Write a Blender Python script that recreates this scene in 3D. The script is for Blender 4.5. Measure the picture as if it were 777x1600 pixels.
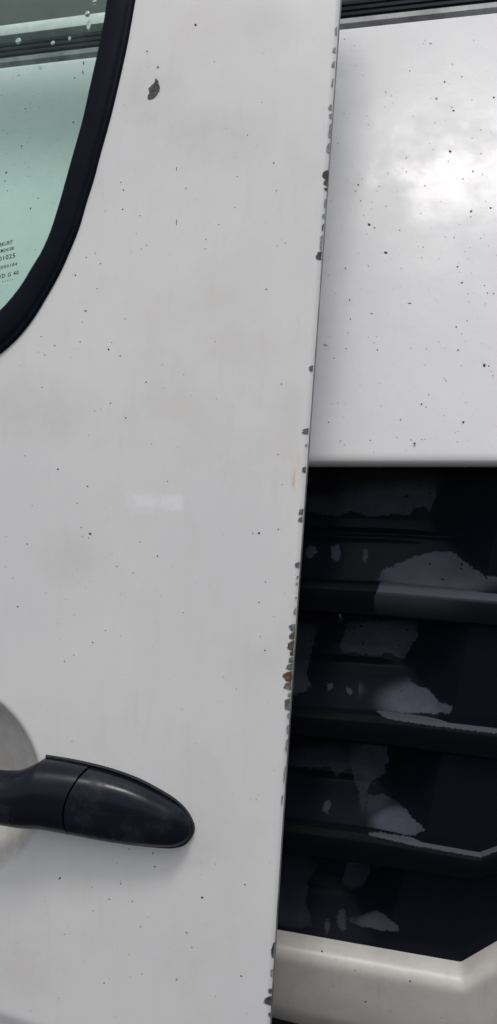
import bpy, bmesh, math, random
import numpy as np

# ------------------------------------------------------------------ reset
for o in list(bpy.data.objects):
    bpy.data.objects.remove(o)
scene = bpy.context.scene
COL = scene.collection
R = math.radians
random.seed(7)
RNG = np.random.default_rng(7)

# ------------------------------------------------------------------ camera
YAW, PITCH, FPX, CZ = R(11.3), R(3.34), 1200.0, 1.0      # photo is 777 x 1600 px
cam_d = bpy.data.cameras.new('camera')
cam = bpy.data.objects.new('camera', cam_d)
COL.objects.link(cam)
cam.location = (0, 0, CZ)
cam.rotation_euler = (R(90) - PITCH, 0, YAW)
cam_d.sensor_fit = 'VERTICAL'
cam_d.sensor_height = 24.0
cam_d.lens = 24.0 * FPX / 1600.0
cam_d.clip_start = 0.01
cam_d.clip_end = 500
scene.camera = cam

# ------------------------------------------------------------------ sky and sun (thin bright overcast)
SUN_EL, SUN_AZ = R(71.2), R(169.5)        # azimuth measured from +Y towards +X
world = bpy.data.worlds.new('World')
scene.world = world
world.use_nodes = True
wn, wl = world.node_tree.nodes, world.node_tree.links
bg = wn['Background']
sky = wn.new('ShaderNodeTexSky')
sky.sky_type = 'NISHITA'
sky.sun_disc = False
sky.sun_elevation = SUN_EL
sky.sun_rotation = SUN_AZ
sky.air_density = 1.0
sky.dust_density = 4.0
hs = wn.new('ShaderNodeHueSaturation')
hs.inputs['Saturation'].default_value = 0.31
wl.new(sky.outputs[0], hs.inputs['Color'])
wl.new(hs.outputs[0], bg.inputs['Color'])
bg.inputs['Strength'].default_value = 0.14
sun_d = bpy.data.lights.new('sun', 'SUN')
sun_d.energy = 1.15
sun_d.angle = R(11)
sun_d.color = (1.0, 0.97, 0.93)
sun = bpy.data.objects.new('sun', sun_d)
COL.objects.link(sun)
S = np.array([math.sin(SUN_AZ) * math.cos(SUN_EL), math.cos(SUN_AZ) * math.cos(SUN_EL), math.sin(SUN_EL)])
from mathutils import Vector
sun.rotation_euler = Vector(S).to_track_quat('Z', 'Y').to_euler()
sun.location = (0, 0, 6)

vs = scene.view_settings
vs.view_transform = 'Standard'
vs.look = 'None'
vs.exposure = 0.10
vs.gamma = 1.0
vs.use_curve_mapping = False

# ------------------------------------------------------------------ measuring helpers
CAM = np.array([0, 0, CZ])
FW = np.array([-math.sin(YAW) * math.cos(PITCH), math.cos(YAW) * math.cos(PITCH), -math.sin(PITCH)])
RT = np.array([math.cos(YAW), math.sin(YAW), 0.0])
UP = np.cross(RT, FW)

def rays(px, py):
    px = np.asarray(px, float)[..., None]; py = np.asarray(py, float)[..., None]
    return FW + RT * (px - 388.5) / FPX - UP * (py - 800.0) / FPX

def hit(px, py, yf, n=25):
    """point where the line of sight meets the surface y = yf(x, z)"""
    d = rays(px, py)
    t = np.full(d.shape[:-1], 0.6)
    for _ in range(n):
        P = CAM + d * t[..., None]
        t = t + 0.8 * ((yf(P[..., 0], P[..., 2]) - P[..., 1]) / d[..., 1])
    return CAM + d * t[..., None]

def proj(P):
    v = P - CAM
    z = v @ FW
    return 388.5 + FPX * (v @ RT) / z, 800.0 - FPX * (v @ UP) / z

def sstep(a, b, x):
    t = np.clip((np.asarray(x, float) - a) / (b - a), 0, 1)
    return t * t * (3 - 2 * t)

def pl(pts):
    xs = [p[0] for p in pts]; ys = [p[1] for p in pts]
    def f(x):
        x = np.asarray(x, float)
        y = np.interp(x, xs, ys)
        y = np.where(x < xs[0], ys[0] + (x - xs[0]) * (ys[1] - ys[0]) / (xs[1] - xs[0]), y)
        y = np.where(x > xs[-1], ys[-1] + (x - xs[-1]) * (ys[-1] - ys[-2]) / (xs[-1] - xs[-2]), y)
        return y
    return f

def sd_poly(px, py, poly):
    """signed distance to a polygon, positive inside"""
    d = np.full(px.shape, 1e9); inside = np.zeros(px.shape, bool)
    n = len(poly)
    for i in range(n):
        ax, ay = poly[i]; bx, by = poly[(i + 1) % n]
        ex, ey = bx - ax, by - ay
        wx, wy = px - ax, py - ay
        t = np.clip((wx * ex + wy * ey) / (ex * ex + ey * ey + 1e-9), 0, 1)
        d = np.minimum(d, np.hypot(wx - ex * t, wy - ey * t))
        c = ((ay > py) != (by > py)) & (px < (bx - ax) * (py - ay) / (by - ay + 1e-12) + ax)
        inside ^= c
    return np.where(inside, d, -d)

def ell(cx, cy, rx, ry, n=16):
    w = [random.uniform(0.62, 1.25) for _ in range(n)]
    w = [(w[k] + w[k - 1]) / 2 for k in range(n)]
    return [(cx + w[k] * rx * math.cos(2 * math.pi * k / n), cy + w[k] * ry * math.sin(2 * math.pi * k / n)) for k in range(n)]

def smooth_line(pts, n):
    """resample a polyline evenly with a Catmull-Rom spline"""
    P = np.array(pts, float)
    out = []
    for i in range(len(P) - 1):
        p0 = P[max(i - 1, 0)]; p1 = P[i]; p2 = P[i + 1]; p3 = P[min(i + 2, len(P) - 1)]
        for k in range(12):
            t = k / 12
            out.append(0.5 * (2 * p1 + (p2 - p0) * t + (2 * p0 - 5 * p1 + 4 * p2 - p3) * t * t + (3 * p1 - p0 - 3 * p2 + p3) * t ** 3))
    out.append(P[-1])
    out = np.array(out)
    s = np.r_[0, np.cumsum(np.linalg.norm(np.diff(out, axis=0), axis=1))]
    u = np.linspace(0, s[-1], n)
    return np.stack([np.interp(u, s, out[:, k]) for k in range(out.shape[1])], 1)

# ------------------------------------------------------------------ object helpers
def empty(name, loc, label, cat):
    o = bpy.data.objects.new(name, None)
    COL.objects.link(o)
    o.location = loc
    o.empty_display_size = 0.05
    o['label'] = label; o['category'] = cat
    return o

def world_loc(o):
    l = Vector((0, 0, 0))
    while o is not None:
        l += o.location; o = o.parent
    return np.array(l)

def mesh_obj(name, verts, faces, mat, parent=None, smooth=True, attrs=None, kind=None, label=None):
    verts = np.asarray(verts, float).reshape(-1, 3)
    if parent is not None:
        verts = verts - world_loc(parent)
    me = bpy.data.meshes.new(name)
    me.from_pydata(verts.tolist(), [], [tuple(int(i) for i in f) for f in faces])
    me.validate(clean_customdata=False)
    if attrs:
        for k, v in attrs.items():
            a = me.attributes.new(k, 'FLOAT', 'POINT')
            a.data.foreach_set('value', np.asarray(v, np.float32).ravel())
    if smooth:
        me.polygons.foreach_set('use_smooth', [True] * len(me.polygons))
    me.materials.append(mat)
    me.update()
    o = bpy.data.objects.new(name, me)
    COL.objects.link(o)
    if parent is not None:
        o.parent = parent
    if kind: o['kind'] = kind
    if label: o['label'] = label
    return o

def grid_faces(nr, nc, keep=None, close=False):
    f = []
    for i in range(nr - 1):
        for j in range(nc - 1 if not close else nc):
            if keep is None or keep[i, j]:
                j2 = (j + 1) % nc
                f.append((i * nc + j, i * nc + j2, (i + 1) * nc + j2, (i + 1) * nc + j))
    return f

def auto_smooth(o, ang=35):
    bm = bmesh.new(); bm.from_mesh(o.data)
    bmesh.ops.recalc_face_normals(bm, faces=bm.faces)
    for e in bm.edges:
        if len(e.link_faces) == 2 and e.calc_face_angle(0) > R(ang):
            e.smooth = False
    bm.to_mesh(o.data); bm.free()

def box(name, x0, x1, y0, y1, z0, z1, mat, parent, bev=0.004):
    bm = bmesh.new()
    bmesh.ops.create_cube(bm, size=1)
    for v in bm.verts:
        v.co = ((x0 + x1) / 2 + v.co.x * (x1 - x0), (y0 + y1) / 2 + v.co.y * (y1 - y0), (z0 + z1) / 2 + v.co.z * (z1 - z0))
    if bev:
        bmesh.ops.bevel(bm, geom=list(bm.edges), offset=bev, segments=2, affect='EDGES')
    V = [tuple(v.co) for v in bm.verts]
    F = [[v.index for v in f.verts] for f in bm.faces]
    bm.free()
    o = mesh_obj(name, V, F, mat, parent)
    auto_smooth(o)
    return o

# ------------------------------------------------------------------ material helpers
class NT:
    def __init__(self, name):
        self.m = bpy.data.materials.new(name); self.m.use_nodes = True
        self.n = self.m.node_tree.nodes; self.l = self.m.node_tree.links
        self.b = self.n['Principled BSDF']
        self.co = self.n.new('ShaderNodeTexCoord').outputs['Object']
    def put(self, key, v):
        s = self.b.inputs[key]
        if isinstance(v, bpy.types.NodeSocket): self.l.new(v, s)
        else: s.default_value = v
    def _in(self, node, i, v):
        if isinstance(v, bpy.types.NodeSocket): self.l.new(v, node.inputs[i])
        else: node.inputs[i].default_value = v
    def noise(self, scale, detail=4, rough=0.55, stretch=None, off=(0, 0, 0), dist=0.0):
        mp = self.n.new('ShaderNodeMapping')
        self.l.new(self.co, mp.inputs[0])
        mp.inputs['Location'].default_value = off
        if stretch: mp.inputs['Scale'].default_value = stretch
        t = self.n.new('ShaderNodeTexNoise')
        self.l.new(mp.outputs[0], t.inputs['Vector'])
        t.inputs['Scale'].default_value = scale; t.inputs['Detail'].default_value = detail
        t.inputs['Roughness'].default_value = rough; t.inputs['Distortion'].default_value = dist
        return t.outputs[0]
    def ramp(self, v, lo, hi, a=0.0, b=1.0):
        t = self.n.new('ShaderNodeMapRange'); t.interpolation_type = 'SMOOTHSTEP'
        self._in(t, 0, v)
        for i, q in enumerate((lo, hi, a, b)): t.inputs[i + 1].default_value = q
        return t.outputs[0]
    def math(self, op, a, b=0.0, clamp=False):
        t = self.n.new('ShaderNodeMath'); t.operation = op; t.use_clamp = clamp
        self._in(t, 0, a); self._in(t, 1, b)
        return t.outputs[0]
    def mix(self, f, a, b):
        t = self.n.new('ShaderNodeMix'); t.data_type = 'RGBA'
        self._in(t, 0, f)
        for i, v in ((6, a), (7, b)):
            if isinstance(v, bpy.types.NodeSocket): self.l.new(v, t.inputs[i])
            else: t.inputs[i].default_value = (*v, 1) if len(v) == 3 else v
        return t.outputs[2]
    def attr(self, name):
        t = self.n.new('ShaderNodeAttribute'); t.attribute_name = name
        return t.outputs['Fac']
    def bump(self, h, strength, dist=0.001):
        t = self.n.new('ShaderNodeBump')
        self.l.new(h, t.inputs['Height'])
        t.inputs['Strength'].default_value = strength; t.inputs['Distance'].default_value = dist
        self.l.new(t.outputs[0], self.b.inputs['Normal'])

def plain(name, col, rough, spec=0.5, metal=0.0, nscale=60, namp=0.12, bump=0.0):
    t = NT(name)
    n = t.noise(nscale, 5)
    a = tuple(c * (1 - namp) for c in col); b = tuple(min(1, c * (1 + namp)) for c in col)
    t.put('Base Color', t.mix(t.ramp(n, 0.3, 0.7), a, b))
    t.put('Roughness', t.ramp(t.noise(nscale * 0.5, 4, off=(3, 1, 2)), 0.3, 0.7, max(0.02, rough - 0.06), rough + 0.06))
    t.put('Specular IOR Level', spec); t.put('Metallic', metal)
    if bump: t.bump(t.noise(nscale * 6, 3), bump, 0.0006)
    return t.m

# aged white door paint: chalky, smudged with beige dirt, a paler rectangle where a sticker was
def mat_door():
    t = NT('aged_white_door_paint')
    c = t.mix(t.ramp(t.noise(5, 5, 0.6), 0.35, 0.68), (0.615, 0.615, 0.618), (0.66, 0.655, 0.65))
    dirt = t.ramp(t.noise(9, 6, 0.62, off=(4.2, 0, 1.7)), 0.5, 0.72)
    c = t.mix(t.math('MULTIPLY', dirt, 0.42), c, (0.55, 0.525, 0.49))
    streak = t.ramp(t.noise(22, 4, 0.6, stretch=(6, 6, 0.5)), 0.52, 0.75)
    c = t.mix(t.math('MULTIPLY', streak, 0.16), c, (0.50, 0.48, 0.45))
    g = t.ramp(t.noise(420, 2, 0.5), 0.62, 0.75)
    c = t.mix(t.math('MULTIPLY', g, 0.10), c, (0.40, 0.39, 0.37))
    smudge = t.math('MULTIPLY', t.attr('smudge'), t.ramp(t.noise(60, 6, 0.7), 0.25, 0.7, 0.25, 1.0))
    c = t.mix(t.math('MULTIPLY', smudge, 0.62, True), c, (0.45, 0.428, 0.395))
    st = t.math('MULTIPLY', t.attr('sticker'), t.ramp(t.noise(130, 4), 0.2, 0.5))
    c = t.mix(t.math('MULTIPLY', st, 0.45), c, (0.80, 0.80, 0.81))
    rs = t.math('MULTIPLY', t.attr('rust'), t.ramp(t.noise(300, 4, stretch=(1, 1, 0.25)), 0.4, 0.62))
    c = t.mix(t.math('MULTIPLY', rs, 0.8), c, (0.50, 0.33, 0.15))
    t.put('Base Color', c)
    t.put('Roughness', t.ramp(t.noise(14, 5, off=(1, 5, 2)), 0.3, 0.7, 0.38, 0.52))
    t.put('Specular IOR Level', 0.4)
    t.bump(t.noise(260, 3), 0.05, 0.0005)
    return t.m

def mat_bonnet():
    t = NT('wet_white_bonnet_paint')
    c = t.mix(t.ramp(t.noise(6, 5, 0.6), 0.35, 0.7), (0.60, 0.605, 0.62), (0.65, 0.65, 0.66))
    d = t.ramp(t.noise(16, 6, 0.65, off=(2, 0, 5)), 0.55, 0.8)
    c = t.mix(t.math('MULTIPLY', d, 0.35), c, (0.60, 0.58, 0.55))
    g = t.ramp(t.noise(300, 2), 0.66, 0.76)
    c = t.mix(t.math('MULTIPLY', g, 0.18), c, (0.40, 0.39, 0.37))
    c = t.mix(t.math('MULTIPLY', t.attr('shade_tint'), 0.55), c, (0.46, 0.44, 0.40))  # shade along the lip and rear edge, painted into the colour
    t.put('Base Color', c)
    t.put('Roughness', t.ramp(t.noise(11, 6, 0.7, off=(7, 2, 1)), 0.38, 0.64, 0.20, 0.38))
    t.put('Specular IOR Level', 0.115)
    h = t.math('ADD', t.noise(7, 2), t.math('MULTIPLY', t.noise(40, 4, 0.6), 0.16))
    t.bump(h, 0.25, 0.006)
    return t.m

def mat_bumper():
    t = NT('dirty_white_bumper')
    c = t.mix(t.ramp(t.noise(20, 6, 0.65), 0.35, 0.7), (0.50, 0.485, 0.46), (0.43, 0.415, 0.39))
    s = t.ramp(t.noise(30, 5, 0.6, stretch=(4, 4, 0.6)), 0.5, 0.75)
    c = t.mix(t.math('MULTIPLY', s, 0.4), c, (0.36, 0.335, 0.30))
    g = t.ramp(t.noise(350, 3), 0.6, 0.74)
    c = t.mix(t.math('MULTIPLY', g, 0.25), c, (0.25, 0.235, 0.21))
    t.put('Base Color', c); t.put('Roughness', 0.42); t.put('Specular IOR Level', 0.4)
    t.bump(t.noise(300, 3), 0.08, 0.0005)
    return t.m

# black moulded grille: dark wet plastic, with sky sheen on the wet patches painted as paler colour
def mat_grille():
    t = NT('wet_black_grille_plastic')
    px = 0.00052
    n1 = t.math('SUBTRACT', t.noise(150, 4, 0.6), 0.5)
    n2 = t.math('SUBTRACT', t.noise(700, 3, 0.6, off=(1, 2, 3)), 0.5)
    n3 = t.math('SUBTRACT', t.noise(320, 5, 0.7, off=(9, 2, 4)), 0.5)
    wob = t.math('ADD', t.math('ADD', t.math('MULTIPLY', n1, 1.1), t.math('MULTIPLY', n3, 0.7)), t.math('MULTIPLY', n2, 0.9))
    A = t.ramp(t.math('ADD', t.attr('film_sheen'), wob), -0.08, 0.16)
    holes = t.ramp(t.noise(230, 3, 0.5, off=(5, 5, 5)), 0.68, 0.72)
    A = t.math('MULTIPLY', A, t.math('SUBTRACT', 1.0, holes))
    B = t.math('MULTIPLY', t.attr('film_sheen_soft'), t.ramp(t.noise(45, 5, 0.55), 0.3, 0.68, 0.72, 1.0))
    f = t.math('MULTIPLY', t.math('MAXIMUM', A, 0.0), B, True)
    f = t.math('MULTIPLY', f, t.ramp(t.noise(900, 2), 0.25, 0.6, 0.8, 1.0))
    t.put('Base Color', t.mix(f, (0.0058, 0.0073, 0.0122), (0.076, 0.081, 0.108)))
    t.put('Roughness', t.ramp(f, 0, 1, 0.17, 0.5))
    t.put('Specular IOR Level', t.ramp(f, 0, 1, 0.06, 0.12))
    t.bump(t.noise(1500, 2), 0.06, 0.0004)
    return t.m

def mat_slat():
    t = NT('black_grained_slat_plastic')
    n2 = t.math('SUBTRACT', t.noise(420, 4, 0.7), 0.5)
    A = t.ramp(t.math('ADD', t.attr('film_sheen'), t.math('MULTIPLY', n2, 0.9)), -0.05, 0.1)
    f = t.math('MULTIPLY', A, t.attr('film_sheen_soft'))
    t.put('Base Color', t.mix(f, (0.0042, 0.0048, 0.0066), (0.056, 0.058, 0.072)))  # the paler mix is sheen on the slats, put into the colour
    t.put('Roughness', t.ramp(t.noise(300, 3), 0.3, 0.7, 0.5, 0.65))
    t.put('Specular IOR Level', 0.03)
    t.bump(t.noise(1300, 2), 0.15, 0.0004)
    return t.m

def mat_glass():
    t = NT('green_tinted_glass')
    nt, l = t.n, t.l
    tr = nt.new('ShaderNodeBsdfTransparent'); tr.inputs[0].default_value = (0.895, 0.985, 0.95, 1)
    gl = nt.new('ShaderNodeBsdfGlossy'); gl.inputs['Roughness'].default_value = 0.03
    df = nt.new('ShaderNodeBsdfDiffuse'); df.inputs[0].default_value = (0.5, 0.58, 0.55, 1)
    fr = nt.new('ShaderNodeFresnel'); fr.inputs[0].default_value = 1.10
    m1 = nt.new('ShaderNodeMixShader'); m2 = nt.new('ShaderNodeMixShader')
    l.new(fr.outputs[0], m1.inputs[0]); l.new(tr.outputs[0], m1.inputs[1]); l.new(gl.outputs[0], m1.inputs[2])
    l.new(t.ramp(t.noise(30, 6, 0.7), 0.3, 0.8, 0.008, 0.035), m2.inputs[0])
    l.new(m1.outputs[0], m2.inputs[1]); l.new(df.outputs[0], m2.inputs[2])
    l.new(m2.outputs[0], nt['Material Output'].inputs[0])
    return t.m

def mat_chip(name, a, b, c):
    t = NT(name)
    col = t.mix(t.ramp(t.noise(350, 5, 0.7), 0.35, 0.65), a, b)
    col = t.mix(t.ramp(t.noise(700, 4, 0.6, off=(2, 2, 2)), 0.5, 0.7), col, c)
    t.put('Base Color', col); t.put('Roughness', 0.7); t.put('Specular IOR Level', 0.3)
    t.bump(t.noise(900, 4, 0.7), 0.6, 0.001)
    return t.m

M = dict(
    door=mat_door(), bonnet=mat_bonnet(), bumper=mat_bumper(), grille=mat_grille(), slat=mat_slat(), glass=mat_glass(),
    rubber=plain('black_window_rubber', (0.0045, 0.006, 0.011), 0.5, 0.05, bump=0.05),
    handle=plain('satin_black_handle_plastic', (0.006, 0.0078, 0.0135), 0.36, 0.13, bump=0.04, nscale=40, namp=0.25),
    gasket=plain('grey_black_handle_gasket', (0.018, 0.020, 0.024), 0.6, 0.15),
    hem=plain('worn_grey_hem', (0.22, 0.22, 0.215), 0.6, 0.3, nscale=90, namp=0.45),
    inner=plain('inner_door_paint', (0.5, 0.5, 0.5), 0.5),
    scuttle=plain('black_scuttle_plastic', (0.012, 0.014, 0.018), 0.45, 0.35),
    rib=plain('faded_black_rib_plastic', (0.022, 0.025, 0.031), 0.4, 0.4),
    seal=plain('dusty_grey_seal', (0.20, 0.205, 0.215), 0.5, 0.4, nscale=35, namp=0.4),
    pale_band=plain('pale_grey_band', (0.55, 0.56, 0.56), 0.35, 0.5),
    screen=plain('dark_windscreen_glass', (0.008, 0.016, 0.016), 0.10, 0.14, namp=0.05),
    tyre=plain('tyre_rubber', (0.02, 0.02, 0.02), 0.8, 0.3), rim=plain('steel_rim', (0.35, 0.35, 0.36), 0.4, 0.5, 0.8),
    chip=mat_chip('bare_grey_metal_chip', (0.16, 0.16, 0.155), (0.07, 0.07, 0.07), (0.27, 0.27, 0.26)),
    chip_pale=mat_chip('scuffed_primer_chip', (0.30, 0.30, 0.295), (0.19, 0.19, 0.185), (0.40, 0.40, 0.39)),
    chip_dark=mat_chip('dark_primer_chip', (0.03, 0.031, 0.032), (0.075, 0.077, 0.078), (0.14, 0.14, 0.14)),
    chip_rust=mat_chip('rusty_chip', (0.12, 0.068, 0.042), (0.075, 0.052, 0.04), (0.18, 0.15, 0.125)),
    speck=plain('dark_dirt', (0.055, 0.052, 0.048), 0.8, 0.2), speck_pale=plain('pale_dirt', (0.33, 0.32, 0.30), 0.8, 0.2),
    ink=plain('dark_glass_print', (0.01, 0.03, 0.028), 0.6, 0.2),
)
def mat_water():
    t = NT('water'); t.put('Base Color', (0.9, 0.95, 0.95, 1)); t.put('Roughness', 0.02)
    t.put('Transmission Weight', 1.0); t.put('IOR', 1.33)
    return t.m
M['water'] = mat_water()
def mat_handle():
    t = NT('dusty_satin_black_handle_plastic')
    d = t.ramp(t.noise(28, 5, 0.6, off=(3, 3, 1)), 0.48, 0.68)
    c = t.mix(t.math('MULTIPLY', d, 0.8), (0.0052, 0.0068, 0.012), (0.019, 0.022, 0.031))
    sc_ = t.ramp(t.noise(90, 4, 0.6, stretch=(0.15, 1, 2.5)), 0.62, 0.72)
    c = t.mix(t.math('MULTIPLY', sc_, 0.35), c, (0.03, 0.032, 0.038))
    t.put('Base Color', c); t.put('Roughness', t.ramp(d, 0, 1, 0.20, 0.48)); t.put('Specular IOR Level', 0.17)
    t.bump(t.noise(900, 3), 0.06, 0.0004)
    return t.m
M['handle'] = mat_handle()

# ------------------------------------------------------------------ ground
def mat_ground():
    t = NT('asphalt')
    c = t.mix(t.ramp(t.noise(3, 6), 0.3, 0.7), (0.04, 0.04, 0.041), (0.065, 0.064, 0.062))
    c = t.mix(t.math('MULTIPLY', t.ramp(t.noise(250, 3), 0.55, 0.7), 0.5), c, (0.13, 0.13, 0.125))
    t.put('Base Color', c); t.put('Roughness', 0.75); t.bump(t.noise(200, 3), 0.5, 0.003)
    return t.m
g = mesh_obj('ground', [(-40, -40, 0), (40, -40, 0), (40, 40, 0), (-40, 40, 0)], [(0, 1, 2, 3)], mat_ground(), smooth=False, kind='structure', label='dark asphalt ground under the van and the door')

# ================================================================== the van behind
VX = -0.15                                # middle of the van
van = empty('van', (VX, 0.60, 0.0), 'white van front with black slatted grille and ribbed scuttle behind the loose door', 'van')
Z0 = 1.0045
def y_bonnet(x, z):
    h = z - Z0
    return 0.580 + 0.36 * h + 0.25 * h * h + 0.022 * (x - VX) ** 2

# bonnet: rises and flattens towards the windscreen
ZT = float(np.mean(hit([540, 700, 60], [36, 15, 109], y_bonnet)[:, 2]))
xs = np.linspace(VX - 0.80, VX + 0.80, 161)
lip = [(0.030, -0.003), (0.010, -0.0045), (0.003, -0.0035), (0.0007, -0.0015), (0.0, 0.0)]            # the rolled front lip (back, up)
hs_ = np.r_[[0.001, 0.002, 0.0035, 0.005, 0.007], np.linspace(0.010, 0.03, 6), np.linspace(0.036, ZT - Z0 - 0.004, 100)]
rows = []; gr = []
for dy, dz in lip:
    rows.append(np.stack([xs, y_bonnet(xs, Z0) + 0.0015 + dy, np.full_like(xs, Z0 + dz)], 1)); gr.append(np.full(len(xs), 0.8))
for h in hs_:
    soft = 0.0015 * max(0, 1 - h / 0.006) ** 2
    rows.append(np.stack([xs, y_bonnet(xs, Z0 + h) + soft, np.full_like(xs, Z0 + h)], 1)); gr.append(np.full(len(xs), 0.35 * max(0, 1 - h / 0.008)))
rows.append(np.stack([xs, y_bonnet(xs, ZT) + 0.004, np.full_like(xs, ZT - 0.002)], 1)); gr.append(np.full(len(xs), 0.3))
rows.append(np.stack([xs, y_bonnet(xs, ZT) + 0.006, np.full_like(xs, ZT - 0.02)], 1)); gr.append(np.full(len(xs), 0.3))
V = np.concatenate(rows)
bonnet = mesh_obj('bonnet', V, grid_faces(len(rows), len(xs)), M['bonnet'], van, attrs={'shade_tint': np.concatenate(gr)})

# scuttle panel: grey seal along the bonnet, black tray with ribs, a pale band, then the windscreen
YT = y_bonnet(VX, ZT)
def bow(x): return 0.022 * (x - VX) ** 2
def strip(name, prof, mat, parent, x0=VX - 0.78, x1=VX + 0.78, n=60, smooth=True, ang=40, attrs=None):
    """sweep a (y, z) profile across the van"""
    X = np.linspace(x0, x1, n)
    P = np.array([[(x, y + bow(x), z) for x in X] for (y, z) in prof])
    o = mesh_obj(name, P.reshape(-1, 3), grid_faces(len(prof), n), mat, parent, smooth, attrs)
    auto_smooth(o, ang)
    return o
SL = R(50)
def sc(s, up=0.0):                       # along the scuttle slope, and out from it
    return (YT + 0.010 + s * math.cos(SL) - up * math.sin(SL), ZT - 0.004 + s * math.sin(SL) + up * math.cos(SL))
scut = strip('scuttle_panel', [sc(-0.02, -0.02), sc(-0.004, -0.012), sc(0.14, -0.012), sc(0.15, -0.03)], M['scuttle'], van)
strip('weather_seal', [sc(0.0, -0.012), sc(0.000, 0.005), sc(0.003, 0.0105), sc(0.009, 0.0125), sc(0.014, 0.007), sc(0.015, -0.011)], M['seal'], van)
for k in range(5):
    s = 0.0195 + k * 0.0135
    rb = strip('rib', [sc(s, -0.0115), sc(s + 0.0005, 0.001), sc(s + 0.0025, 0.003), sc(s + 0.005, 0.002), sc(s + 0.006, -0.0115)], M['rib'], scut)
strip('screen_band', [sc(0.088, -0.0115), sc(0.089, 0.006), sc(0.096, 0.010), sc(0.110, 0.009), sc(0.114, 0.003), sc(0.115, -0.0115)], M['pale_band'], van)  # pale raised band along the foot of the windscreen
b0 = sc(0.119, -0.004)
prof = [(b0[0], b0[1])] + [(b0[0] + d * math.cos(R(44)), b0[1] + d * math.sin(R(44))) for d in np.linspace(0.02, 0.85, 12)]
strip('windscreen', prof, M['screen'], van, ang=60)
ty, tz = prof[-1]
# bodywork out of view: wings, cab and load box
box('body_shell', VX - 0.84, VX + 0.84, YT + 0.33, YT + 2.6, 0.34, tz + 0.05, M['bumper'], van, 0.03)
mesh_obj('wing', [(VX + 0.80, y_bonnet(VX + .8, Z0) + .01, 0.62), (VX + 0.80, y_bonnet(VX + .8, Z0) + 0.01, Z0), (VX + 0.80, y_bonnet(VX + .8, ZT), ZT), (VX + 0.84, YT + 0.4, ZT), (VX + 0.84, YT + 0.4, 0.62)], [(0, 1, 2, 3, 4)], M['bonnet'], van, False, attrs={'shade_tint': [0.1] * 5})
mesh_obj('wing', [(VX - 0.80, y_bonnet(VX - .8, Z0) + .01, 0.62), (VX - 0.80, y_bonnet(VX - .8, Z0) + 0.01, Z0), (VX - 0.80, y_bonnet(VX - .8, ZT), ZT), (VX - 0.84, YT + 0.4, ZT), (VX - 0.84, YT + 0.4, 0.62)], [(0, 1, 2, 3, 4)], M['bonnet'], van, False, attrs={'shade_tint': [0.1] * 5})
def lathe(name, prof, cx, cy, cz, mat, parent, n=40):
    P = np.array([[(cx + a, cy + r * math.cos(2 * math.pi * k / n), cz + r * math.sin(2 * math.pi * k / n)) for k in range(n)] for a, r in prof])
    o = mesh_obj(name, P.reshape(-1, 3), grid_faces(len(prof), n, close=True), mat, parent)
    auto_smooth(o)
    return o
for sx in (-1, 1):
    for wy in (YT + 0.15, YT + 2.2):
        w = lathe('wheel', [(-0.10, 0.20), (-0.10, 0.28), (-0.08, 0.33), (0.08, 0.33), (0.10, 0.28), (0.10, 0.20)], VX + sx * 0.72, wy, 0.331, M['tyre'], van)
        lathe('rim', [(-0.07, 0.199), (-0.06, 0.17), (0.02, 0.12), (0.02, 0.03), (0.03, 0.0)], VX + sx * 0.72, wy, 0.331, M['rim'], w)

# ---- grille
GY = 0.612
def y_grille(x, z): return GY + 0 * x
B = [  # top and bottom line of each slat
    (pl([(-300, 855), (380, 898), (470, 905), (600, 911), (777, 925), (835, 931), (960, 900)]), pl([(-300, 902), (380, 950), (470, 957), (600, 966), (777, 981), (835, 986), (960, 955)])),
    (pl([(-300, 1020), (380, 1098), (453, 1106), (600, 1116), (777, 1136), (792, 1138), (960, 1095)]), pl([(-300, 1066), (380, 1142), (453, 1149), (600, 1165), (777, 1189), (785, 1190), (960, 1145)])),
    (pl([(-300, 1178), (380, 1273), (440, 1283), (570, 1299), (750, 1331), (777, 1321), (960, 1256)]), pl([(-300, 1226), (380, 1322), (440, 1332), (570, 1350), (742, 1376), (777, 1364), (960, 1300)])),
]
G_TOP = pl([(0, 722), (900, 726)])
G_BOT = pl([(-300, 1329), (380, 1455), (435, 1465), (722, 1516), (777, 1484), (960, 1381)])
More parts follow.
